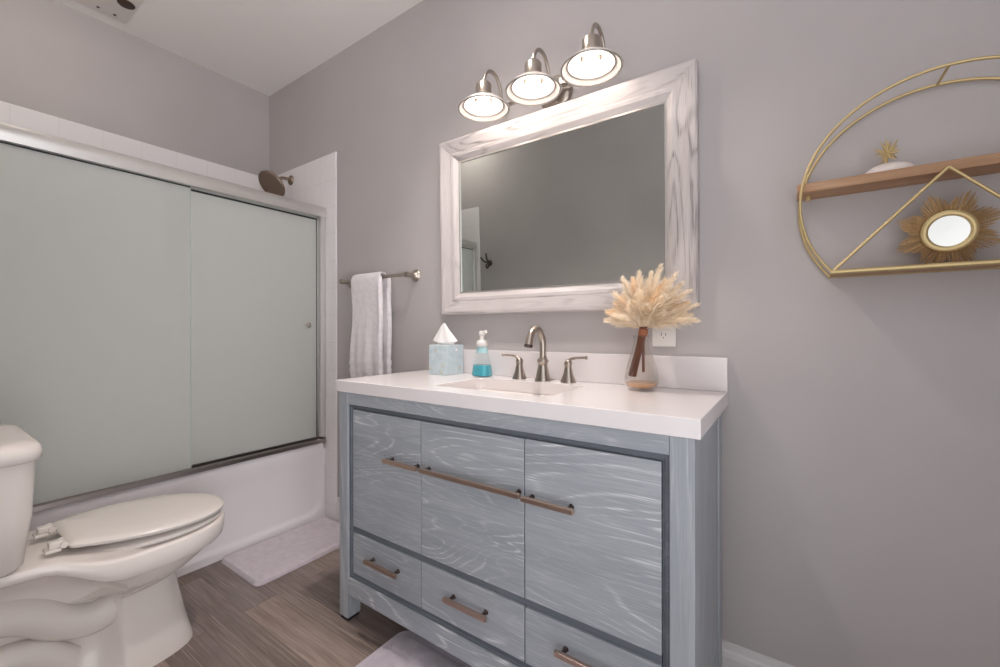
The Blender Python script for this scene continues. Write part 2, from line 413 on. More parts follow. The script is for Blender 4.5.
bm = BM(); lathe(bm, [(.0, 0), (.006, 0), (.005, .008), (.012, .014), (.013, .019), (.010, .023), (0, .024)], frame_to((-.8165, -.100, 1.093), (1, 0, 0)), 20)
lk('knob', fix(bm), M['nickel'], pb, smooth=60)

# ------------------------------------------------------------------ shower head
sh = thing('shower_head', 'round bronze shower head on a short curved wall arm above the glass doors', 'shower head', (-1.137, -.011, 1.99))
bm = BM(); lathe(bm, [(0, 0), (.030, 0), (.030, .004), (.024, .010), (.014, .016), (.0, .018)], frame_to((-1.137, -.0115, 1.990), (0, -1, 0)), 28)
lk('flange', fix(bm), M['brown'], sh, smooth=45)
bm = BM(); tube(bm, spline([(-1.137, -.020, 1.990), (-1.136, -.045, 1.992), (-1.134, -.075, 1.985), (-1.133, -.100, 1.962)], 6), .0095, 12)
lk('shower_arm', fix(bm), M['brown'], sh, smooth=60)
hp, hdv = Vector((-1.133, -.102, 1.957)), Vector((.14, -.70, -.62)).normalized()
Mh = frame_to(hp, hdv) @ Matrix.Scale(1.12, 4)
bm = BM(); lathe(bm, [(0, -.012), (.014, -.010), (.018, 0), (.014, .010), (.016, .016), (.040, .024), (.066, .030), (.075, .035), (.076, .043), (.072, .047)], Mh, 36)
hb = lk('head_body', fix(bm), M['brown'], sh, smooth=50)
bm = BM(); lathe(bm, [(.072, .047), (.066, .045), (.040, .0455), (0, .046)], Mh, 36)
for rr, k in ((.018, 8), (.036, 14), (.054, 20)):
    for i in range(k):
        a = 2*PI*i/k; lathe(bm, [(.0028, .0455), (.002, .049), (0, .0495)], Mh @ Matrix.Translation((rr*math.cos(a), rr*math.sin(a), 0)), 6)
lk('spray_face', fix(bm), M['brown'], hb, smooth=40)

# ------------------------------------------------------------------ towel bar and towel
tbz, tby = 1.322, -.062
tbar = thing('towel_bar', 'brushed nickel towel bar with flared round posts on the grey wall', 'towel bar', (-.30, 0, tbz))
bm = BM(); tube(bm, [(-.575, tby, tbz), (-.055, tby, tbz)], .0085, 14); lk('bar', fix(bm), M['nickel'], tbar, smooth=60)
for x in (-.56, -.068):
    bm = BM(); lathe(bm, [(0, .0005), (.030, .0005), (.028, .005), (.022, .009), (.013, .018), (.010, .032), (.011, .048), (.014, .060), (.011, .073), (0, .076)], frame_to((x, 0, tbz), (0, -1, 0)), 28)
    lk('post', fix(bm), M['nickel'], tbar, smooth=50)
def towel():
    bm = BM()
    # cross-section over the bar: front drape, over the top, back drape; thick folded cloth
    xa, xb = -.440, -.226
    path = []
    zb = .815
    for k in range(31): path.append((-.083 - .006*math.sin(k*.25), zb + (tbz-.005-zb)*k/30))
    for k in range(1, 10):
        a = PI - PI*k/10; path.append((tby + .0215*math.cos(PI-a)*-1 if False else tby - .0215*math.cos(PI*k/10), tbz + .0215*math.sin(PI*k/10)))
    zb2 = .835
    for k in range(31): path.append((-.038 + .004*math.sin(k*.3), tbz-.005 - (tbz-.005-zb2)*k/30))
    nx = 26; th = .0105
    def pos(i, k, side):
        y, z = path[k]
        a = Vector((*path[max(k-1, 0)], 0)); b2 = Vector((*path[min(k+1, len(path)-1)], 0)); t = (b2-a).normalized(); nrm = Vector((-t.y, t.x))
        u = i/nx; x = xa + (xb-xa)*u
        drop = sm(tbz, zb, z)
        wav = (.005*math.sin(u*9+.6) + .003*math.sin(u*21+z*5)) * drop
        bow = -.012*drop*math.sin(u*PI) if False else 0
        x += -.010*drop*(1-u)
        rib = 0
        for zz in (.868, .905):
            rib += 0.0050*math.exp(-((z-zz)/.010)**2) - .0035*math.exp(-((z-zz-.016)/.006)**2)
        e = 1 - .6*(abs(u-.5)*2)**14
        off = side*(th/2*e + rib)
        yy = y + nrm.x*off + (wav if y < tby else wav*.4); zz2 = z + nrm.y*off
        if k > 40: yy = min(yy, -.022)
        return (x, yy, zz2)
    n = len(path)
    A = [[bm.verts.new(pos(i, k, 1)) for k in range(n)] for i in range(nx+1)]
    B = [[bm.verts.new(pos(i, k, -1)) for k in range(n)] for i in range(nx+1)]
    for i in range(nx):
        for k in range(n-1):
            bm.faces.new((A[i][k], A[i+1][k], A[i+1][k+1], A[i][k+1])); bm.faces.new((B[i][k], B[i][k+1], B[i+1][k+1], B[i+1][k]))
        bm.faces.new((A[i][0], B[i][0], B[i+1][0], A[i+1][0])); bm.faces.new((A[i][n-1], A[i+1][n-1], B[i+1][n-1], B[i][n-1]))
    for k in range(n-1):
        bm.faces.new((A[0][k], A[0][k+1], B[0][k+1], B[0][k])); bm.faces.new((A[nx][k], B[nx][k], B[nx][k+1], A[nx][k+1]))
    # the folded inner layer seen at the right edge
    return fix(bm)
tw = thing('towel', 'white terry towel folded over the nickel towel bar', 'towel', (-.335, tby, tbz))
lk('cloth', towel(), M['towel'], tw, smooth=60)
for q_, (ry, rr0, zt_) in enumerate(((-.0845, .0125, tbz+.001), (-.0320, .0135, tbz-.002))):
    bm = BM(); pts = []
    for kk in range(37):
        zz = .818+.012*q_ + (zt_-.818-.012*q_)*kk/36
        rib = sum(.003*math.exp(-((zz-q)/.010)**2) - .0022*math.exp(-((zz-q-.017)/.006)**2) for q in (.868, .905)); d = sm(tbz, .82, zz)
        top = math.sqrt(max(0., 1-sm(tbz-.035, tbz+.008, zz)**2*.55))
        loop = []
        for a in range(16):
            t = 2*PI*a/16; loop.append((-.222 + (rr0*.95+rib)*math.cos(t)*top, ry + .002*math.sin(zz*18+q_) + (rr0+rib)*math.sin(t)*top, zz))
        pts.append(loop)
    loft(bm, pts); lk('inner_fold', fix(bm), M['towel'], tw, smooth=60)

# ------------------------------------------------------------------ vanity cabinet
W, D, H = 1.234, .4765, .88
YV = -D+.0056                       # face of the frame
ZK = H-.042
va = thing('vanity_cabinet', 'cerused grey wood bathroom vanity with bronze bar handles under the white countertop', 'vanity', (.617, -.24, 0))
x0v, x1v = .012, 1.222
lw, ld = .050, .056
for xx, top in ((x0v, 1), (x1v-lw, 1)):
    o = lk('leg', bx(xx, xx+lw, YV, YV+ld, .012, ZK-.0005), M['vanityZ'], va, bev=.002)
    lk('foot_glide', bx(xx+.004, xx+lw-.004, YV+.004, YV+ld-.004, 0.0, .012), M['black'], o)
for xx in (x0v, x1v-lw):
    o = lk('leg', bx(xx, xx+lw, -.045-ld, -.045, .012, ZK-.0005), M['vanityZ'], va, bev=.002)
    lk('foot_glide', bx(xx+.004, xx+lw-.004, -.045-ld+.004, -.049, 0.0, .012), M['black'], o)
OX0, OX1 = x0v+lw, x1v-lw
ZO1, ZO0 = .795, .163
lk('top_rail', bx(OX0+.0005, OX1-.0005, YV+.001, YV+.030, ZO1, ZK-.0005), M['vanityX'], va, bev=.0015)
lk('bottom_rail', bx(OX0+.0005, OX1-.0005, YV+.001, YV+.030, .100, ZO0), M['vanityX'], va, bev=.0015)
# stepped moulding inside the opening
bm = BM()
def molding(bm, xa, xb, za, zb, prof):
    # prof: (inset, depth y) list swept round the rectangle
    rings = []
    for (cx, cz, sx, sz) in ((xa, za, 1, 1), (xb, za, -1, 1), (xb, zb, -1, -1), (xa, zb, 1, -1)):
        rings.append([(cx+sx*i, y, cz+sz*i) for i, y in prof])
    rings.append(rings[0])
    loft(bm, rings, False, False, True)
molding(bm, OX0+.0005, OX1-.0005, ZO0+.0005, ZO1-.0005, [(0, YV+.008), (.009, YV+.008), (.011, YV+.013), (.016, YV+.014), (.018, YV+.022), (.018, YV+.030), (0, YV+.030)])
bmesh.ops.remove_doubles(bm, verts=bm.verts, dist=1e-6)
lk('moulding', fix(bm), M['vanitydark'], va)
lk('mid_rail', bx(OX0+.019, OX1-.019, YV+.016, YV+.030, .330, .352), M['vanitydark'], va)
lk('backing', bx(OX0+.0005, OX1-.0005, YV+.0305, YV+.034, ZO0, ZO1), M['black'], va)
# side panels, floor panel and back
for xx in (x0v+.004, x1v-.004-.016):
    bm = BM()
    ya, yb = YV+ld+.0005, -.045-ld-.0005
    pts = [(ya, ZK-.0005), (ya, .100)] + [(ya+(yb-ya)*k/10, .100+.10*sm(0, 1, k/10)) for k in range(1, 11)] + [(yb, ZK-.0005)]
    loft(bm, [[(x, y, z) for y, z in pts] for x in (xx, xx+.016)])
    lk('side_panel', fix(bm), M['vanityY'], va, bev=.001)
lk('floor_panel', bx(OX0, OX1, YV+.036, -.05, .150, .163), M['vanitydark'], va)
lk('back_panel', bx(OX0, OX1, -.058, -.050, .150, ZK-.02), M['vanitydark'], va)
def handle(parent, xa, xb, z, yface):
    yo = yface-.026
    h = lk('handle', bx(xa, xb, yo-.006, yo+.006, z-.0065, z+.0065), M['bronze'], parent, bev=.0012)
    for x in (xa+.018, xb-.018):
        bm = BM(); lathe(bm, [(.0075, 0), (.0055, .004), (.0055, .016), (.006, .0205)], frame_to((x, yface, z), (0, -1, 0)), 14, True, True)
        lk('handle_post', fix(bm), M['darkpost'], h, smooth=50)
    return h
YD = YV+.010
S1, S2 = .424, .806
G_ = .0018
dx0, dx1 = OX0+.0188, OX1-.0188
def front(name, xa, xb, za, zb, ha, hb, hz):
    p = lk(name, bx(xa, xb, YD, YD+.0195, za, zb), M['vanityX'], va, bev=.0012)
    handle(p, ha, hb, hz, YD-.0003)
front('door', dx0, S1-G_, .3525, ZO1-.0195, .276, .430, .631)
front('door', S1+G_, S2-G_, .3525, ZO1-.0195, .443, .808, .631)
front('door', S2+G_, dx1, .3525, ZO1-.0195, .813, .959, .627)
front('drawer', dx0, S1-G_, ZO0+.0195, .3295, .178, .338, .266)
front('drawer', S1+G_, S2-G_, ZO0+.0195, .3295, .542, .698, .268)
front('drawer', S2+G_, dx1, ZO0+.0195, .3295, .908, 1.060, .270)

# ------------------------------------------------------------------ countertop, sink, faucet
ct = thing('countertop', 'white quartz countertop with a low backsplash on the grey vanity', 'countertop', (.617, -.24, H-.042))
sx0, sx1, sy0, sy1 = .405, .838, -.392, -.118
bm = BM()
def holed(bm, z):
    o = [bm.verts.new((x, y, z)) for x, y in ((0, -D), (W, -D), (W, -.0008), (0, -.0008))]
    i = [bm.verts.new((x, y, z)) for x, y in rrect(sx0, sx1, sy0, sy1, .035, 6)]
    e = [bm.edges.new((l[k], l[(k+1) % len(l)])) for l in (o, i) for k in range(len(l))]
    bmesh.ops.triangle_fill(bm, use_beauty=True, use_dissolve=False, edges=e)
    return o, i
o1, i1 = holed(bm, H); o2, i2 = holed(bm, H-.042)
for a, b2 in ((o1, o2), (i1, i2)):
    for k in range(len(a)):
        j = (k+1) % len(a); bm.faces.new((a[k], a[j], b2[j], b2[k]))
lk('worktop', fix(bm), M['quartz'], ct, bev=.002)
lk('backsplash', bx(.165, W, -.0205, -.0008, H+.0006, H+.101), M['quartz'], ct, bev=.0015)
sk = thing('sink', 'white rectangular undermount sink basin set in the countertop', 'sink', (.62, -.255, H-.18))
bm = BM()
rr = [rrect(sx0-.02, sx1+.02, sy0-.02, sy1+.02, .05), rrect(sx0+.004, sx1-.004, sy0+.004, sy1-.004, .04), rrect(sx0+.010, sx1-.010, sy0+.010, sy1-.010, .045), rrect(sx0+.03, sx1-.03, sy0+.03, sy1-.03, .05), rrect(sx0+.07, sx1-.07, sy0+.07, sy1-.07, .05), rrect(.60, .64, -.275, -.235, .019)]
zs = [H-.043, H-.043, H-.050, H-.13, H-.155, H-.162]
loft(bm, [[(x, y, z) for x, y in r] for r, z in zip(rr, zs)], False, True)
lk('basin', fix(bm), M['porcelain'], sk, smooth=60)
bm = BM(); lathe(bm, [(.024, 0), (.022, .003), (.012, .002), (0, .001)], Matrix.Translation((.62, -.255, H-.1615)), 20); lk('drain', fix(bm), M['nickel'], sk, smooth=50)

fa = thing('faucet', 'brushed nickel gooseneck faucet with two flared lever handles behind the sink', 'faucet', (.650, -.072, H))
fx, fy = .650, -.070
bm = BM(); z0 = H+.0004
lathe(bm, [(.0, 0), (.030, 0), (.030, .003), (.026, .012), (.0205, .035), (.017, .055), (.0165, .062), (.0205, .066), (.0215, .071), (.0205, .076), (.015, .080), (.0125, .088), (0, .09)], Matrix.Translation((fx, fy, z0)), 28)
bs_ = lk('spout_base', fix(bm), M['nickel'], fa, smooth=50)
gp = [(fx, fy, z0+.085), (fx, fy, z0+.125), (fx-.001, fy-.003, z0+.152), (fx-.003, fy-.016, z0+.176), (fx-.006, fy-.037, z0+.186), (fx-.009, fy-.059, z0+.178), (fx-.011, fy-.075, z0+.155), (fx-.012, fy-.083, z0+.128)]
bm = BM(); sp_ = spline(gp, 6); tube(bm, sp_, [.0125]*(len(sp_)-6)+[.0128, .0132, .0137, .0142, .0148, .015], 16); lk('spout', fix(bm), M['nickel'], fa, smooth=60)
bm = BM(); d = (Vector(gp[-1])-Vector(gp[-2])).normalized(); lathe(bm, [(.015, -.003), (.0155, .003), (.0125, .0045), (0, .004)], frame_to(gp[-1], d), 18); lk('aerator', fix(bm), M['darkpost'], fa, smooth=50)
for hx, s in ((.549, -1), (.749, 1)):
    hy = fy+.002
    bm = BM(); lathe(bm, [(0, 0), (.027, 0), (.027, .003), (.0235, .012), (.0165, .032), (.0125, .052), (.0125, .058), (.0145, .063), (.0130, .072), (.008, .079), (0, .081)], Matrix.Translation((hx, hy, z0)), 26)
    h = lk('handle', fix(bm), M['nickel'], fa, smooth=50)
    bm = BM(); pts = spline([(hx, hy, z0+.072), (hx+s*.018, hy, z0+.084), (hx+s*.045, hy-.004, z0+.0875), (hx+s*.072, hy-.008, z0+.0885)], 5)
    tube(bm, pts, [.0075-.0033*min(i/8, 1)+(.0022 if i > len(pts)-3 else 0) for i in range(len(pts))], 12); lk('lever', fix(bm), M['nickel'], h, smooth=60)

# ------------------------------------------------------------------ tissue box
tx0, tx1, ty0, ty1, th_ = .148, .250, -.137, -.035, .122
tbx = thing('tissue_box', 'pale blue patterned cube tissue box at the left end of the countertop', 'tissue box', (.204, -.089, H))
bm = BM(); z0 = H+.0005
loft(bm, [[(x, y, z) for x, y in ((tx0, ty0), (tx1, ty0), (tx1, ty1), (tx0, ty1))] for z in (z0, z0+th_)], True, False)
top_o = [v for v in bm.verts if v.co.z > z0+.1]
bm2 = bm
cx, cy = (tx0+tx1)/2, (ty0+ty1)/2
oo = sorted(top_o, key=lambda v: math.atan2(v.co.y-cy, v.co.x-cx))
ii = [bm.verts.new((cx+.038*math.cos(2*PI*k/20), cy+.020*math.sin(2*PI*k/20), z0+th_)) for k in range(20)]
eds = [bm.edges.get((oo[k], oo[(k+1) % 4])) or bm.edges.new((oo[k], oo[(k+1) % 4])) for k in range(4)] + [bm.edges.new((ii[k], ii[(k+1) % 20])) for k in range(20)]
bmesh.ops.triangle_fill(bm, use_beauty=True, edges=eds)
lk('carton', fix(bm), M['card'], tbx, bev=.0015)
bm = BM(); rows = []
nk = 26
for j in range(15):
    t = j/14; hgt = -.03 + .120*t
    row = []
    for k in range(nk):
        a = 2*PI*k/nk
        ww = .078*(1-t)**.9+.004; wd = .026*(1-t)+.005
        rp = 1 + .16*math.sin(3*a+1+2.5*t) + .10*math.sin(7*a+4*t)
        row.append((cx-.006-.006*t+ww*rp*math.cos(a), cy+wd*rp*math.sin(a), z0+th_+hgt+.006*math.sin(2*a+1)*(1-t)))
    rows.append(row)
# squeeze the part inside the slot
for j in range(5): rows[j] = [(cx+(x-cx)*.62, cy+(y-cy)*.62, z) for x, y, z in rows[j]]
loft(bm, rows, False, True); lk('tissue', fix(bm), M['tissue'], tbx, smooth=40)

# ------------------------------------------------------------------ soap dispenser
so = thing('soap_dispenser', 'clear foaming soap bottle with teal soap and white pump beside the tissue box', 'soap dispenser', (.386, -.085, H))
Ms = Matrix.Translation((.386, -.085, H+.0005))
def sq(prof, n=40, p=3.0):
    bm = BM(); rings = []
    for r, z in prof:
        row = []
        for k in range(n):
            a = 2*PI*k/n; c_, s_ = math.cos(a), math.sin(a); e = (abs(c_)**p+abs(s_)**p)**(-1/p)
            e = 1+(e-1)*sm(.105, .02, z); row.append(Ms @ Vector((r*e*c_, r*.8*e*s_, z)))
        rings.append(row)
    loft(bm, rings, True, True); return fix(bm)
lk('bottle', sq([(.036, 0), (.0405, .003), (.0405, .012), (.036, .045), (.0285, .085), (.0225, .108), (.0205, .118)]), M['soapclear'], so, smooth=50)
lk('soap', sq([(.034, .0025), (.0385, .005), (.0385, .012), (.0347, .043), (.0343, .046)]), M['teal'], so, smooth=50)
lk('neck_band', sq([(.0268, .094), (.0226, .109), (.0212, .117)]), mat('pale teal plastic', col(172, 214, 220), .3), so, smooth=50)
bm = BM(); lathe(bm, [(0, .118), (.021, .118), (.0225, .121), (.0225, .134), (.018, .141), (.010, .145), (.0085, .160), (.012, .163), (.013, .172), (.010, .178), (0, .180)], Ms, 24)
pm = lk('pump', fix(bm), M['whiteplastic'], so, smooth=45)
bm = BM(); tube(bm, [Ms @ Vector(p) for p in ((-.008, 0, .171), (.010, -.003, .173), (.024, -.008, .177), (.029, -.010, .174))], [.0085, .0075, .006, .005], 12); lk('nozzle', fix(bm), M['whiteplastic'], pm, smooth=60)

# ------------------------------------------------------------------ vase with dried pampas
vx, vy = 1.012, -.110
vs = thing('glass_vase', 'clear teardrop glass vase with amber water at the right end of the countertop', 'vase', (vx, vy, H))
Mv = Matrix.Translation((vx, vy, H+.0005))
outp = [(.0, 0), (.034, 0), (.043, .006), (.0495, .022), (.050, .040), (.0455, .066), (.037, .095), (.0285, .120), (.0235, .142), (.0225, .155), (.0240, .166)]
inp = [(.0222, .166), (.0207, .155), (.0217, .142), (.0265, .120), (.035, .095), (.0435, .066), (.048, .040), (.0475, .022), (.041, .010), (.032, .0065), (0, .006)]
bm = BM(); lathe(bm, outp+inp, Mv, 40); bmesh.ops.remove_doubles(bm, verts=bm.verts, dist=1e-5); lk('vase_body', fix(bm), M['glass'], vs, smooth=60)
bm = BM(); lathe(bm, [(0, .0064), (.0318, .0068), (.0405, .0104), (.0462, .020), (.0466, .0235), (0, .0235)], Mv, 36); lk('water', fix(bm), M['amber'], vs, smooth=60)
pp = thing('pampas_bundle', 'bundle of fluffy cream dried pampas grass standing in the glass vase', 'dried grass', (vx, vy, H+.03))
neck = Vector((vx+.004, vy+.002, H+.172))
# stems bound together, leaning through the neck
for k in range(7):
    a = 2*PI*k/7; q = Vector((math.cos(a), math.sin(a), 0))
    foot = Vector((vx-.027, vy-.004, H+.040+.004*(k % 3))) + q*.008
    if k == 2: foot = Vector((vx+.008, vy-.006, H+.055))
    bm = BM(); tube(bm, [foot, foot.lerp(neck, .5)+q*.003, neck+q*.007, neck+q*.010+Vector((.004, 0, .02))], .0042, 8); lk('stem', fix(bm), M['stem'], pp, smooth=60)
bm = BM(); lathe(bm, [(.0125, 0), (.0138, .003), (.0140, .016), (.0126, .020)], frame_to(neck.lerp(Vector((vx-.027, vy-.004, H+.042)), .05), Vector((.031, .006, .13))), 16); lk('wrap_band', fix(bm), mat('amber twine', col(158, 100, 70), .8), pp, smooth=60)
rng = random.Random(21)
dirs = []
for k in range(19):                                         # outer fan, from left to right
    t = k/18; az = math.radians(168 - 158*t)
    L = .118 + .062*math.sin(PI*min(1, t*1.05))**1.2 + .058*max(0, t-.45) + rng.uniform(-.012, .012)
    if k % 2: L *= .88
    dirs.append((math.cos(az)*L + .022, rng.uniform(-.035, .02), math.sin(az)*L*1.02 + .012))
for k in range(24):                                         # shorter inner plumes, many leaning to the room
    az = math.radians(rng.uniform(20, 165)); L = rng.uniform(.075, .125)
    dirs.append((math.cos(az)*L*1.05 + .012, rng.uniform(-.085, .03), math.sin(az)*L + .008))
def plume(p0, p1, p2, wid, rg):
    bm = BM()
    nst = 54
    def cur(t): return p0.lerp(p1, t).lerp(p1.lerp(p2, t), t)
    tube(bm, [cur(t/8) for t in range(9)], [.0016-.0012*t/8 for t in range(9)], 5)
    for i in range(nst):
        t = .10 + .90*(i/nst)**.95; b0 = cur(t); tan = (cur(min(t+.02, 1.0)) - cur(t-.02)).normalized()
        prof = wid*(1.10*math.sin(PI*min(1, (t*.86+.10)))**.8 + .04)
        for q in range(7):
            r = Vector((rg.gauss(0, 1), rg.gauss(0, 1), rg.gauss(0, 1))); r = (r - tan*r.dot(tan)).normalized()
            L = prof*rg.uniform(.75, 1.25)
            e = b0 + tan*L*rg.uniform(.7, 1.5) + r*L*rg.uniform(.5, 1.0)
            e.z -= L*.12
            midp = b0.lerp(e, .5) + r*L*.12
            sidev = tan.cross(r).normalized()*rg.uniform(.0009, .0016)
            a1, a2 = bm.verts.new(b0-sidev*.7), bm.verts.new(b0+sidev*.7)
            m1, m2 = bm.verts.new(midp-sidev*1.2), bm.verts.new(midp+sidev*1.2); tp = bm.verts.new(e)
            bm.faces.new((a1, a2, m2, m1)); bm.faces.new((m1, m2, tp))
    return bm
for i, (dx, dy, dz) in enumerate(dirs):
    p0 = neck + Vector((dx*.05, dy*.05, .012)); p2 = neck + Vector((dx, dy, dz)); p1 = neck + Vector((dx*.30, dy*.35, dz*.35+.030))
    if p2.y > -.052: p2.y = -.052
    lk('plume', plume(p0, p1, p2, .0235, rng), M['pampas2'] if i % 4 == 3 else M['pampas'], pp)

# ------------------------------------------------------------------ wall outlet
ol = thing('wall_outlet', 'white electrical outlet cover on the grey wall behind the vase', 'outlet', (1.052, 0, 1.066))
lk('cover_plate', bx(1.017, 1.089, -.006, -.0005, 1.009, 1.124), M['whiteplastic'], ol, bev=.003, segs=3)
for z in (1.046, 1.087):
    bm = BM(); loft(bm, [[(x, y, z+q) for x, q in rrect(1.036, 1.070, -.0145, .0145, .010, 5)] for y in (-.0060, -.0078)]); rc = lk('receptacle', fix(bm), M['whiteplastic'], ol, bev=.0006)
    bm = BM(); box(bm, 1.0455, 1.0475, -.0083, -.0079, z-.002, z+.007); box(bm, 1.0585, 1.0605, -.0083, -.0079, z-.002, z+.006); box(bm, 1.0515, 1.0545, -.0083, -.0079, z-.010, z-.006)
    lk('slot', fix(bm), M['black'], rc)

# ------------------------------------------------------------------ framed mirror, tilted one degree forward
mi = thing('wall_mirror', 'large rectangular wall mirror in a whitewashed wood frame above the vanity', 'mirror', (.64, -.006, 1.130))
mx0, mx1, mz0, mz1 = .131, 1.157, 1.131, 1.876
prof = [(0, -.002), (0, -.036), (.005, -.040), (.014, -.040), (.056, -.030), (.061, -.031), (.072, -.029), (.085, -.020), (.091, -.016), (.091, -.006), (.091, -.002)]
def rail(c0, c1, s0, s1, mt):
    bm = BM(); rings = []
    for (cx_, cz_), (sx_, sz_) in ((c0, s0), (c1, s1)): rings.append([(cx_+sx_*i, y, cz_+sz_*i) for i, y in prof])
    loft(bm, rings); return lk('frame_rail', fix(bm), mt, mi, smooth=None)
cs = [((mx0, mz1), (1, -1)), ((mx1, mz1), (-1, -1)), ((mx1, mz0), (-1, 1)), ((mx0, mz0), (1, 1))]
for k in range(4):
    a, b2 = cs[k], cs[(k+1) % 4]; rail(a[0], b2[0], a[1], b2[1], M['frameX'] if k % 2 == 0 else M['frameZ'])
bm = BM()
fi = .091
for k in range(4):
    a, b2 = cs[k], cs[(k+1) % 4]
    pr = [(fi-.0005, -.017), (fi+.006, -.017), (fi+.006, -.0135), (fi-.0005, -.0135)]
    loft(bm, [[(q[0][0]+q[1][0]*i, y, q[0][1]+q[1][1]*i) for i, y in pr] for q in (a, b2)])
lk('inner_lip', fix(bm), mat('silver lip', col(196, 192, 188), .35, .7), mi)
lk('mirror_glass', bx(mx0+.089, mx1-.089, -.0130, -.0060, mz0+.089, mz1-.089), M['mirror'], mi)
mi.rotation_euler = (math.radians(1.0), 0, math.radians(.6))

# ------------------------------------------------------------------ three-lamp vanity light
vl = thing('vanity_light', 'brushed nickel vanity light with three white shades glowing above the mirror', 'vanity light', (.664, 0, 1.955))
bm = BM(); lathe(bm, [(0, .0005), (.066, .0005), (.066, .006), (.060, .014), (.044, .020), (.0, .022)], frame_to((.672, 0, 1.945), (0, -1, 0)), 40); lk('backplate', fix(bm), M['nickel'], vl, smooth=45)
bm = BM(); tube(bm, [(.672, -.015, 1.945), (.672, -.040, 1.945)], .012, 14); tube(bm, [(.43, -.040, 1.945), (.90, -.040, 1.945)], .0075, 14)
lathe(bm, [(0, 0), (.011, .002), (.012, .008), (.008, .014), (0, .016)], frame_to((.898, -.040, 1.945), (1, 0, 0)), 14); lathe(bm, [(0, 0), (.011, .002), (.012, .008), (.008, .014), (0, .016)], frame_to((.432, -.040, 1.945), (-1, 0, 0)), 14)
lk('bar', fix(bm), M['nickel'], vl, smooth=60)
ZRIM = 1.897
for lx in (.450, .662, .872):
    ly = -.158
    bm = BM()
    tube(bm, spline([(lx, -.040, 1.945), (lx, -.042, 1.99), (lx, -.050, 2.015), (lx, -.072, 2.045), (lx, -.102, 2.053), (lx, -.132, 2.040), (lx, -.151, 2.012), (lx, ly, 1.983)], 5), .0065, 12)
    lk('arm', fix(bm), M['nickel'], vl, smooth=60)
    Ml = Matrix.Translation((lx, ly, -.012)) @ Matrix.Diagonal((1.06, 1.06, 1, 1))
    bm = BM(); lathe(bm, [(0, 2.000), (.010, 2.000), (.012, 1.995), (.025, 1.992), (.028, 1.987), (.028, 1.952), (.032, 1.948), (.032, 1.931), (.026, 1.930), (.026, 1.950), (0, 1.950)], Ml, 28); lk('socket_cup', fix(bm), M['nickel'], vl, smooth=45)
    so_ = [(.0325, 1.934), (.046, 1.931), (.060, 1.925), (.067, 1.918), (.070, 1.916), (.077, 1.912), (.088, ZRIM+.005), (.0925, ZRIM+.001), (.0915, ZRIM-.001)]
    si_ = [(.0885, ZRIM), (.0855, ZRIM+.003), (.076, 1.908), (.0715, 1.910), (.0680, 1.913), (.0660, 1.916), (.058, 1.9225), (.045, 1.928), (.0325, 1.9305)]
    bm = BM(); lathe(bm, so_+si_, Ml, 48); sd_ = lk('lamp_shade', fix(bm), M['shade'], vl, smooth=50)
    for rr_, zz_ in ((.0700, 1.9105), (.0870, ZRIM+.0010)):
        bm = BM(); lathe(bm, [(rr_+.0024*math.cos(a), zz_+.0024*math.sin(a)) for a in [2*PI*k/8 for k in range(9)]], Ml, 48); bmesh.ops.remove_doubles(bm, verts=bm.verts, dist=1e-6); lk('shadow_ring', fix(bm), M['ring'], sd_, smooth=60)
    bm = BM(); prof_b = [(0, 1.890)] + [(.025*math.sin(a), 1.914-.024*math.cos(a)) for a in [PI*k/14 for k in range(1, 10)]] + [(.016, 1.936), (.013, 1.947)]
    lathe(bm, prof_b, Ml, 24); lk('bulb', fix(bm), M['bulb'], vl, smooth=180)

# ------------------------------------------------------------------ round gold wall shelf
ws = thing('wall_shelf', 'round gold hoop wall shelf with a wooden board right of the mirror', 'shelf', (1.670, 0, 1.2))
XC, ZHC, RH = 1.670, 1.376, .264
def hoop(y, a0=-2.279, a1=2.279, n=90):                       # open circle ending on the lower rail
    return [Vector((XC - RH*math.sin(a1 + (a0-a1)*k/n), y, ZHC + RH*math.cos(a1 + (a0-a1)*k/n))) for k in range(n+1)]
hf, hbk = hoop(-.100), hoop(-.008)
bm = BM(); tube(bm, hf, .0035, 10); lk('front_hoop', fix(bm), M['gold'], ws, smooth=60)
bm = BM(); tube(bm, hbk, .0035, 10); lk('back_hoop', fix(bm), M['gold'], ws, smooth=60)
for q in (len(hf)//2,):
    bm = BM(); tube(bm, [hf[q], hbk[q]], .003, 8); lk('strut', fix(bm), M['gold'], ws, smooth=60)
lk('shelf_board', bx(1.400, 2*XC-1.400, -.096, -.0115, 1.410, 1.433), M['shelfwood'], ws, bev=.002)
lk('shelf_board', bx(1.470, 2*XC-1.470, -.094, -.0115, 1.2005, 1.2070), M['shelfwood'], ws, bev=.0015)
for y in (-.100, -.008):
    bm = BM(); tube(bm, [(1.466, y, 1.2035), (2*XC-1.466, y, 1.2035)], .0058, 10); lk('rail', fix(bm), M['gold'], ws, smooth=60)
for s in (-1, 1):
    bm = BM(); tube(bm, [(XC-.001, -.100, 1.418), (XC-.001+s*.198, -.100, 1.206)], .0035, 8); lk('brace', fix(bm), M['gold'], ws, smooth=60)
bm = BM(); lathe(bm, [(0, 0), (.006, 0), (.006, .012), (0, .013)], frame_to((1.424, -.055, 1.4095), (0, 0, -1)), 10); lk('bracket', fix(bm), M['gold'], ws, smooth=60)

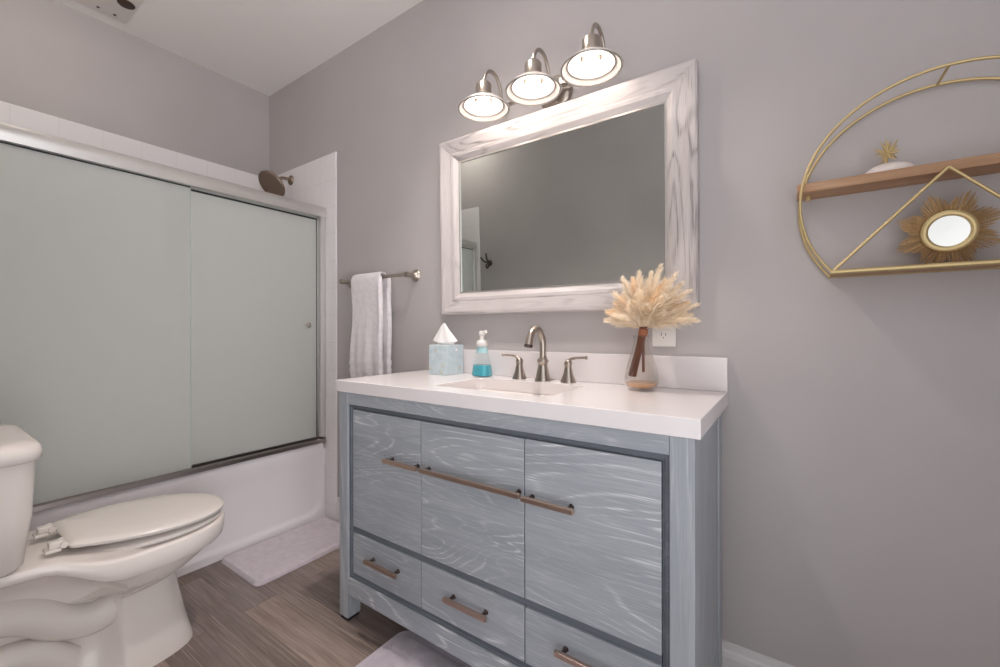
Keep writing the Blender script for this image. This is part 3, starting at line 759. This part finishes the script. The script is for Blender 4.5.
# sunburst mirror leaning on the lower board
sb = thing('sunburst_mirror', 'small round mirror with gold straw sunburst rays on the lower shelf rail', 'mirror', (1.678, -.06, 1.209))
scx, scz = 1.678, 1.285
Msb = Matrix.Translation((scx, -.050, scz)) @ Matrix.Rotation(math.radians(6), 4, 'X')
bm = BM(); rg = random.Random(5)
npt = 8
for k in range(220):
    a = 2*PI*k/220; ph = (a*npt/(2*PI)) % 1.0; tri = 1-abs(ph-.5)*2
    L = .060 + .034*tri**.9 + rg.uniform(-.004, .004)
    a2 = a + rg.uniform(-.02, .02); dz = rg.uniform(-.0025, .0025)
    d = Vector((math.cos(a2), 0, math.sin(a2))); t = Vector((-math.sin(a2), 0, math.cos(a2)))
    p = [Msb @ (d*.030 + Vector((0, dz, 0))), Msb @ (d*L*.9+Vector((0, dz, 0))), Msb @ (d*L+Vector((0, dz, 0)))]
    if p[2].z < 1.2105:
        f_ = (scz-1.2108)/(scz-p[2].z); L *= f_; p = [Msb @ (d*.030 + Vector((0, dz, 0))), Msb @ (d*L*.9+Vector((0, dz, 0))), Msb @ (d*L+Vector((0, dz, 0)))]
    tube(bm, p, [.0013, .0011, .0003], 4)
lk('rays', fix(bm), M['straw'], sb)
bm = BM(); Mr = Msb @ Matrix.Rotation(PI/2, 4, 'X')
lathe(bm, [(.034, .003), (.034, .010), (.0375, .013), (.042, .013), (.0465, .010), (.0475, .004), (.0475, .0025)], Mr, 40); lk('frame_ring', fix(bm), M['gold'], sb, smooth=45)
bm = BM(); lathe(bm, [(.0345, .004), (.0345, .0075), (0, .0078)], Mr, 40, True, False); lk('mirror_glass', fix(bm), M['dimmirror'], sb, smooth=30)

# white dish ornament with gold starfish on the upper board
orn = thing('starfish_ornament', 'white rounded ceramic ornament topped with a spiky gold starfish on the wooden shelf', 'ornament', (1.575, -.06, 1.4335))
bm = BM(); Mo = Matrix.Translation((1.577, -.056, 1.4335))
rings = []
for t in range(8):
    a = PI/2*t/7; rings.append([Mo @ Vector((.047*math.cos(a)*math.cos(2*PI*k/32)+.002, .030*math.cos(a)*math.sin(2*PI*k/32), .0265*math.sin(a)**.9+.0003)) for k in range(32)])
rings[-1] = [Mo @ Vector((.0005*math.cos(2*PI*k/32), .0005*math.sin(2*PI*k/32), .0268)) for k in range(32)]
loft(bm, rings); lk('dome', fix(bm), M['shell'], orn, smooth=70)
bm = BM(); base = Vector((1.573, -.060, 1.459))
tube(bm, [base, base+Vector((0, 0, .014))], .004, 8)
cen = base+Vector((.003, -.003, .024)); rg = random.Random(3)
for k in range(16):
    a = 2*PI*k/16+.2; e = .35*math.sin(k*2.1)
    L = .023 + (.012 if 2 <= k <= 6 else 0) + rg.uniform(-.003, .003)
    d = Vector((math.cos(a)*.95, -.55*math.sin(k*1.7)-.1, math.sin(a))).normalized()
    tube(bm, [cen, cen+d*L*.6, cen+d*L], [.0034, .0026, .0006], 7)
lk('starfish', fix(bm), M['gold'], orn, smooth=60)

# ------------------------------------------------------------------ toilet
TX = -.379
to = thing('toilet', 'white two piece toilet with closed lid beside the bathtub', 'toilet', (TX, -1.1, 0))
levels = [(0.0, -.812, -1.36, .112), (.012, -.812, -1.36, .112), (.05, -.822, -1.36, .106), (.12, -.838, -1.36, .101), (.20, -.854, -1.35, .098), (.245, -.862, -1.34, .098), (.252, -.863, -1.34, .099),
          (.255, -.860, -1.33, .110), (.265, -.846, -1.33, .118), (.283, -.818, -1.34, .132), (.303, -.785, -1.36, .146), (.320, -.760, -1.38, .155), (.332, -.747, -1.41, .160), (.335, -.744, -1.42, .162), (.337, -.726, -1.43, .177), (.343, -.720, -1.44, .180), (.366, -.715, -1.45, .182), (.393, -.713, -1.46, .181), (.400, -.717, -1.46, .177), (.403, -.730, -1.45, .165)]
bm = BM(); rings = []; NN = 120
for z, yf, yb, hw in levels:
    yc = -.945 if z > .27 else (yf+yb)/2+.02
    row = []
    for k in range(NN):
        a = 2*PI*k/NN; c_, s_ = math.cos(a), math.sin(a)
        pw = 2/2.25 if c_ > 0 else 2/3.4
        if z < .27: pw = 2/3.0
        yy = yc + (yf-yc)*abs(c_)**pw if c_ > 0 else yc + (yb-yc)*abs(c_)**pw
        xx = hw*math.copysign(abs(s_)**pw, s_)
        kz = .62*sm(.005, .06, z) if z < .29 else (.62-.62*sm(.29, .345, z))
        xx *= 1 - kz*sm(-1.022, -1.048, yy)
        if z > .33: xx *= 1 - .10*sm(-1.05, -1.3, yy)
        zz = z + (.048*sm(.24, .33, z) + .034*sm(.24, .33, z)*(1-sm(.337, .393, z)))*sm(-1.03, -1.20, yy)
        row.append((TX+xx, yy, zz))
    rings.append(row)
loft(bm, rings); lk('bowl', fix(bm), M['porcelain'], to, smooth=48)
for s in (1, -1):
    bm = BM()
    tp = spline([(-1.36, .300), (-1.27, .303), (-1.205, .278), (-1.145, .230), (-1.085, .205), (-1.035, .212), (-.99, .240)], 6)
    tube(bm, [(TX+s*(.044), p[0], p[1]) for p in [(q.x, q.y) for q in [Vector((v_[0], v_[1], 0)) for v_ in tp]]], [.046]*(len(tp)-8)+[.046-.003*i for i in range(8)], 18)
    t2 = spline([(-1.13, .105), (-1.19, .165), (-1.26, .185), (-1.32, .17), (-1.345, .09), (-1.345, .02)], 5)
    tube(bm, [(TX+s*.046, q[0], q[1]) for q in t2], .040, 16)
    lk('trapway', fix(bm), M['porcelain'], to, smooth=70)
    bm = BM(); lathe(bm, [(.026, 0), (.026, .006), (.021, .014), (.018, .026), (.010, .033), (0, .034)], Matrix.Translation((TX+s*.098, -1.235, .022)), 18, True); lk('bolt_cap', fix(bm), M['porcelain'], to, smooth=50)
bm = BM(); loft(bm, [[(TX+x, y, z) for x, y in rrect(-.118, .118, -1.37, -1.06, .05)] for z in (.0005, .020, .026)]); lk('foot', fix(bm), M['porcelain'], to, smooth=40)
def outline(yc, af, ab, hw, nb=3.2, n=64):
    o = []
    for k in range(n):
        a = 2*PI*k/n; c_, s_ = math.cos(a), math.sin(a); p = 2/2.15 if c_ > 0 else 2/nb
        o.append((TX+hw*math.copysign(abs(s_)**p, s_), yc + (af if c_ > 0 else ab)*math.copysign(abs(c_)**p, c_)))
    return o
def slab(outs, zs_, tilt=0.): 
    bm = BM(); loft(bm, [[(x, y, z + tilt*max(0, -.75-y)) for x, y in o] for o, z in zip(outs, zs_)]); return fix(bm)
def so_l(d, yb=-1.136, hwb=.128, r=.02):
    hw, yc, yf = .180-d, -.935, -.714-d; hwb -= d; yb += d; R_ = []
    for k in range(25):                                    # half front ellipse, tip to widest point
        a = PI/2*k/24; R_.append((hw*math.sin(a)**.93, yc + (yf-yc)*math.cos(a)**.93))
    for k in range(1, 17):
        t = k/16; R_.append((hw - (hw-hwb)*t**2.0, yc + (yb+r-yc)*t))
    for k in range(1, 7):
        a = PI/2*k/6; R_.append((hwb - r + r*math.cos(a) - .002*k/6, yb + r - r*math.sin(a)))
    return [(TX+x, y) for x, y in R_] + [(TX-x, y) for x, y in reversed(R_[1:])]
st = lk('seat', slab([so_l(.014, -1.118), so_l(.007, -1.112), so_l(.006, -1.112), so_l(.012, -1.116)], [.4045, .4075, .4175, .421], .03), M['seatplastic'], to, smooth=50)
lk('seat_lid', slab([so_l(.011), so_l(.002), so_l(.000), so_l(.004), so_l(.02), so_l(.07)], [.4255, .428, .436, .4415, .4455, .448], .075), M['seatplastic'], to, smooth=50)
for s in (-1, 1):
    bm = BM(); box(bm, TX+s*.078-.021, TX+s*.078+.021, -1.180, -1.148, .4505, .459); box(bm, TX+s*.078-.013, TX+s*.078+.013, -1.172, -1.142, .459, .476)
    h = lk('hinge', fix(bm), M['seatplastic'], to, bev=.003)
    bm = BM(); tube(bm, [(TX+s*.078-.024, -1.143, .466), (TX+s*.078+.024, -1.143, .466)], .0085, 12); lk('hinge_pin', fix(bm), M['seatplastic'], h, smooth=50)
# tank
def tk(hw, yf, yb, r, z, bow=.012):
    out = []
    for x, y in rrect(-hw, hw, yb, yf, r, 6):
        if y > (yf+yb)/2: y += bow*(1-(x/hw)**2)
        out.append((TX+x, y, z))
    return out
bm = BM()
loft(bm, [tk(.164, -1.236, -1.440, .05, .4518), tk(.174, -1.228, -1.448, .05, .462), tk(.192, -1.214, -1.462, .045, .60), tk(.204, -1.210, -1.470, .045, .734)])
tank = lk('tank', fix(bm), M['porcelain'], to, smooth=50)
bm = BM()
loft(bm, [tk(.210, -1.206, -1.474, .045, .7345), tk(.216, -1.200, -1.478, .05, .738), tk(.217, -1.199, -1.479, .05, .758), tk(.214, -1.203, -1.476, .05, .772), tk(.204, -1.213, -1.466, .05, .780), tk(.183, -1.236, -1.445, .05, .784), tk(.10, -1.32, -1.38, .02, .785)])
lk('tank_lid', fix(bm), M['porcelain'], to, smooth=60)
bm = BM(); lathe(bm, [(0, 0), (.011, 0), (.011, .004), (.008, .006), (.004, .0062), (0, .006)], frame_to((TX+.180, -1.283, .520), (1, 0, -.13)), 16)
lk('tank_plug', fix(bm), M['whiteplastic'], to, smooth=40)

# ------------------------------------------------------------------ bath mats
def matmesh(x0, x1, y0, y1, r, h, seed, rot=0., amp=.004):
    bm = BM(); nx, ny = 90, 60; cx, cy = (x0+x1)/2, (y0+y1)/2; hx, hy = (x1-x0)/2, (y1-y0)/2
    V = []
    cr, sr = math.cos(rot), math.sin(rot)
    for i in range(nx+1):
        row = []
        for j in range(ny+1):
            u, v2 = -1+2*i/nx, -1+2*j/ny
            x, y = hx*u, hy*v2
            # round the corners
            qx, qy = abs(x)-(hx-r), abs(y)-(hy-r)
            if qx > 0 and qy > 0:
                m_ = max(qx, qy); L = math.hypot(qx, qy); f_ = m_/L if L > 0 else 1
                x = math.copysign(hx-r+qx*f_, x); y = math.copysign(hy-r+qy*f_, y)
            qx, qy = abs(x)-(hx-r), abs(y)-(hy-r)
            d = -(math.hypot(max(qx, 0), max(qy, 0)) + min(max(qx, qy), 0) - r)
            edge = math.sqrt(min(max(d/.014, 0), 1)*(2-min(max(d/.014, 0), 1)))
            groove = .005*math.exp(-((d-.022)/.006)**2)
            nz = mnoise.noise(Vector((x*22+seed, y*22, 0)))*amp + mnoise.noise(Vector((x*70+seed, y*70, 3)))*amp*.35
            z = .003 + (h-.003)*edge - groove + nz*sm(.01, .05, d)
            row.append(bm.verts.new((cx+x*cr-y*sr, cy+x*sr+y*cr, z)))
        V.append(row)
    for i in range(nx):
        for j in range(ny): bm.faces.new((V[i][j], V[i+1][j], V[i+1][j+1], V[i][j+1]))
    rim = [V[i][0] for i in range(nx)] + [V[nx][j] for j in range(ny)] + [V[i][ny] for i in range(nx, 0, -1)] + [V[0][j] for j in range(ny, 0, -1)]
    low = [bm.verts.new((v_.co.x, v_.co.y, .0006)) for v_ in rim]
    for k in range(len(rim)):
        j = (k+1) % len(rim); bm.faces.new((rim[k], low[k], low[j], rim[j]))
    bm.faces.new(low)
    return fix(bm)
solo('bath_mat', matmesh(-.774, -.420, -.560, -.022, .03, .020, 3.), M['mat1'], (-.592, -.30, 0), 'pale lilac plush bath mat lying along the bathtub', 'bath mat', smooth=60)
solo('bath_mat', matmesh(.262, 1.05, -.86, -.375, .05, .016, 11.), M['mat2'], (.656, -.617, 0), 'lilac grey plush bath mat on the floor under the vanity front', 'bath mat', smooth=60)

# ------------------------------------------------------------------ ceiling vent, robe hook, added unseen fill lamps
cv = thing('ceiling_vent', 'white square exhaust fan cover with a dark opening on the ceiling', 'vent', (-1.19, -.90, ZC))
bm = BM(); loft(bm, [[(x, y, z) for x, y in rrect(-1.345+i, -1.045-i, -1.045+i, -.745-i, .012)] for i, z in ((0, ZC-.0005), (.001, ZC-.003), (.010, ZC-.0065))])
lk('cover', fix(bm), mat('ceiling grille plastic', col(240, 235, 230), .6), cv, smooth=30)
bm = BM(); lathe(bm, [(.0, 0), (.030, 0), (.033, .003), (.030, .006), (0, .006)], frame_to((-1.165, -.790, ZC-.0068), (0, 0, -1)), 24); lk('opening', fix(bm), mat('dark vent hole', col(70, 52, 40), .7), cv, smooth=50)
for x, y in ((-1.30, -.80), (-1.30, -.86)):
    bm = BM(); lathe(bm, [(0, 0), (.006, 0), (.005, .003), (0, .0035)], frame_to((x, y, ZC-.0068), (0, 0, -1)), 10); lk('screw', fix(bm), M['darkpost'], cv, smooth=50)
rh = thing('robe_hook', 'dark metal double robe hook on the wall facing the mirror', 'hook', (-.66, YF, 1.57))
bm = BM(); lathe(bm, [(0, .0005), (.026, .0005), (.026, .005), (.018, .010), (0, .011)], frame_to((-.6451, YF, 1.575), (0, 1, 0)), 20); lk('plate', fix(bm), M['darkpost'], rh, smooth=45)
for pts in ([(-.6451, YF+.008, 1.58), (-.6451, YF+.04, 1.60), (-.6451, YF+.055, 1.65)], [(-.6451, YF+.008, 1.57), (-.6451, YF+.03, 1.535), (-.6451, YF+.05, 1.535), (-.6451, YF+.055, 1.56)], [(-.6451, YF+.008, 1.575), (-.68, YF+.035, 1.59), (-.705, YF+.045, 1.625)]):
    bm = BM(); tube(bm, spline(pts, 5), .007, 10); lk('prong', fix(bm), M['darkpost'], rh, smooth=60)
cl = thing('fill_globe', 'opal globe on a short stem over the bathtub, added as unseen fill light above the view', 'fill light', (-.80, -1.22, ZC))  # added globe out of view, brightens the ceiling and left wall
Mc = Matrix.Translation((-.80, -1.22, ZC))
bm = BM(); lathe(bm, [(0, -.0005), (.065, -.0005), (.065, -.012), (.020, -.020), (.010, -.024), (.010, -.030), (.035, -.034), (.035, -.046), (0, -.047)], Mc, 32); lk('stem', fix(bm), M['nickel'], cl, smooth=40)
bm = BM(); lathe(bm, [(.085*math.sin(PI*k/16), -.120+.082*math.cos(PI*k/16)) for k in range(2, 17)], Mc, 40, True); lk('opal_globe', fix(bm), M['opal'], cl, smooth=60)
dl = thing('fill_downlight', 'white ceiling cylinder near the vanity lamps, added as unseen fill light above the view', 'fill light', (.50, -.50, ZC))  # added lamp out of view, brightens the floor, tub and toilet
Mc = Matrix.Translation((.50, -.50, ZC))
bm = BM(); lathe(bm, [(0, -.0005), (.066, -.0005), (.066, -.118), (.064, -.120), (.060, -.120), (.056, -.030), (0, -.030)], Mc, 40); lk('can', fix(bm), M['trim'], dl, smooth=40)
bm = BM(); lathe(bm, [(.050, -.0305), (.050, -.034), (0, -.034)], Mc, 32); lk('lens', fix(bm), M['lens'], dl, smooth=40)
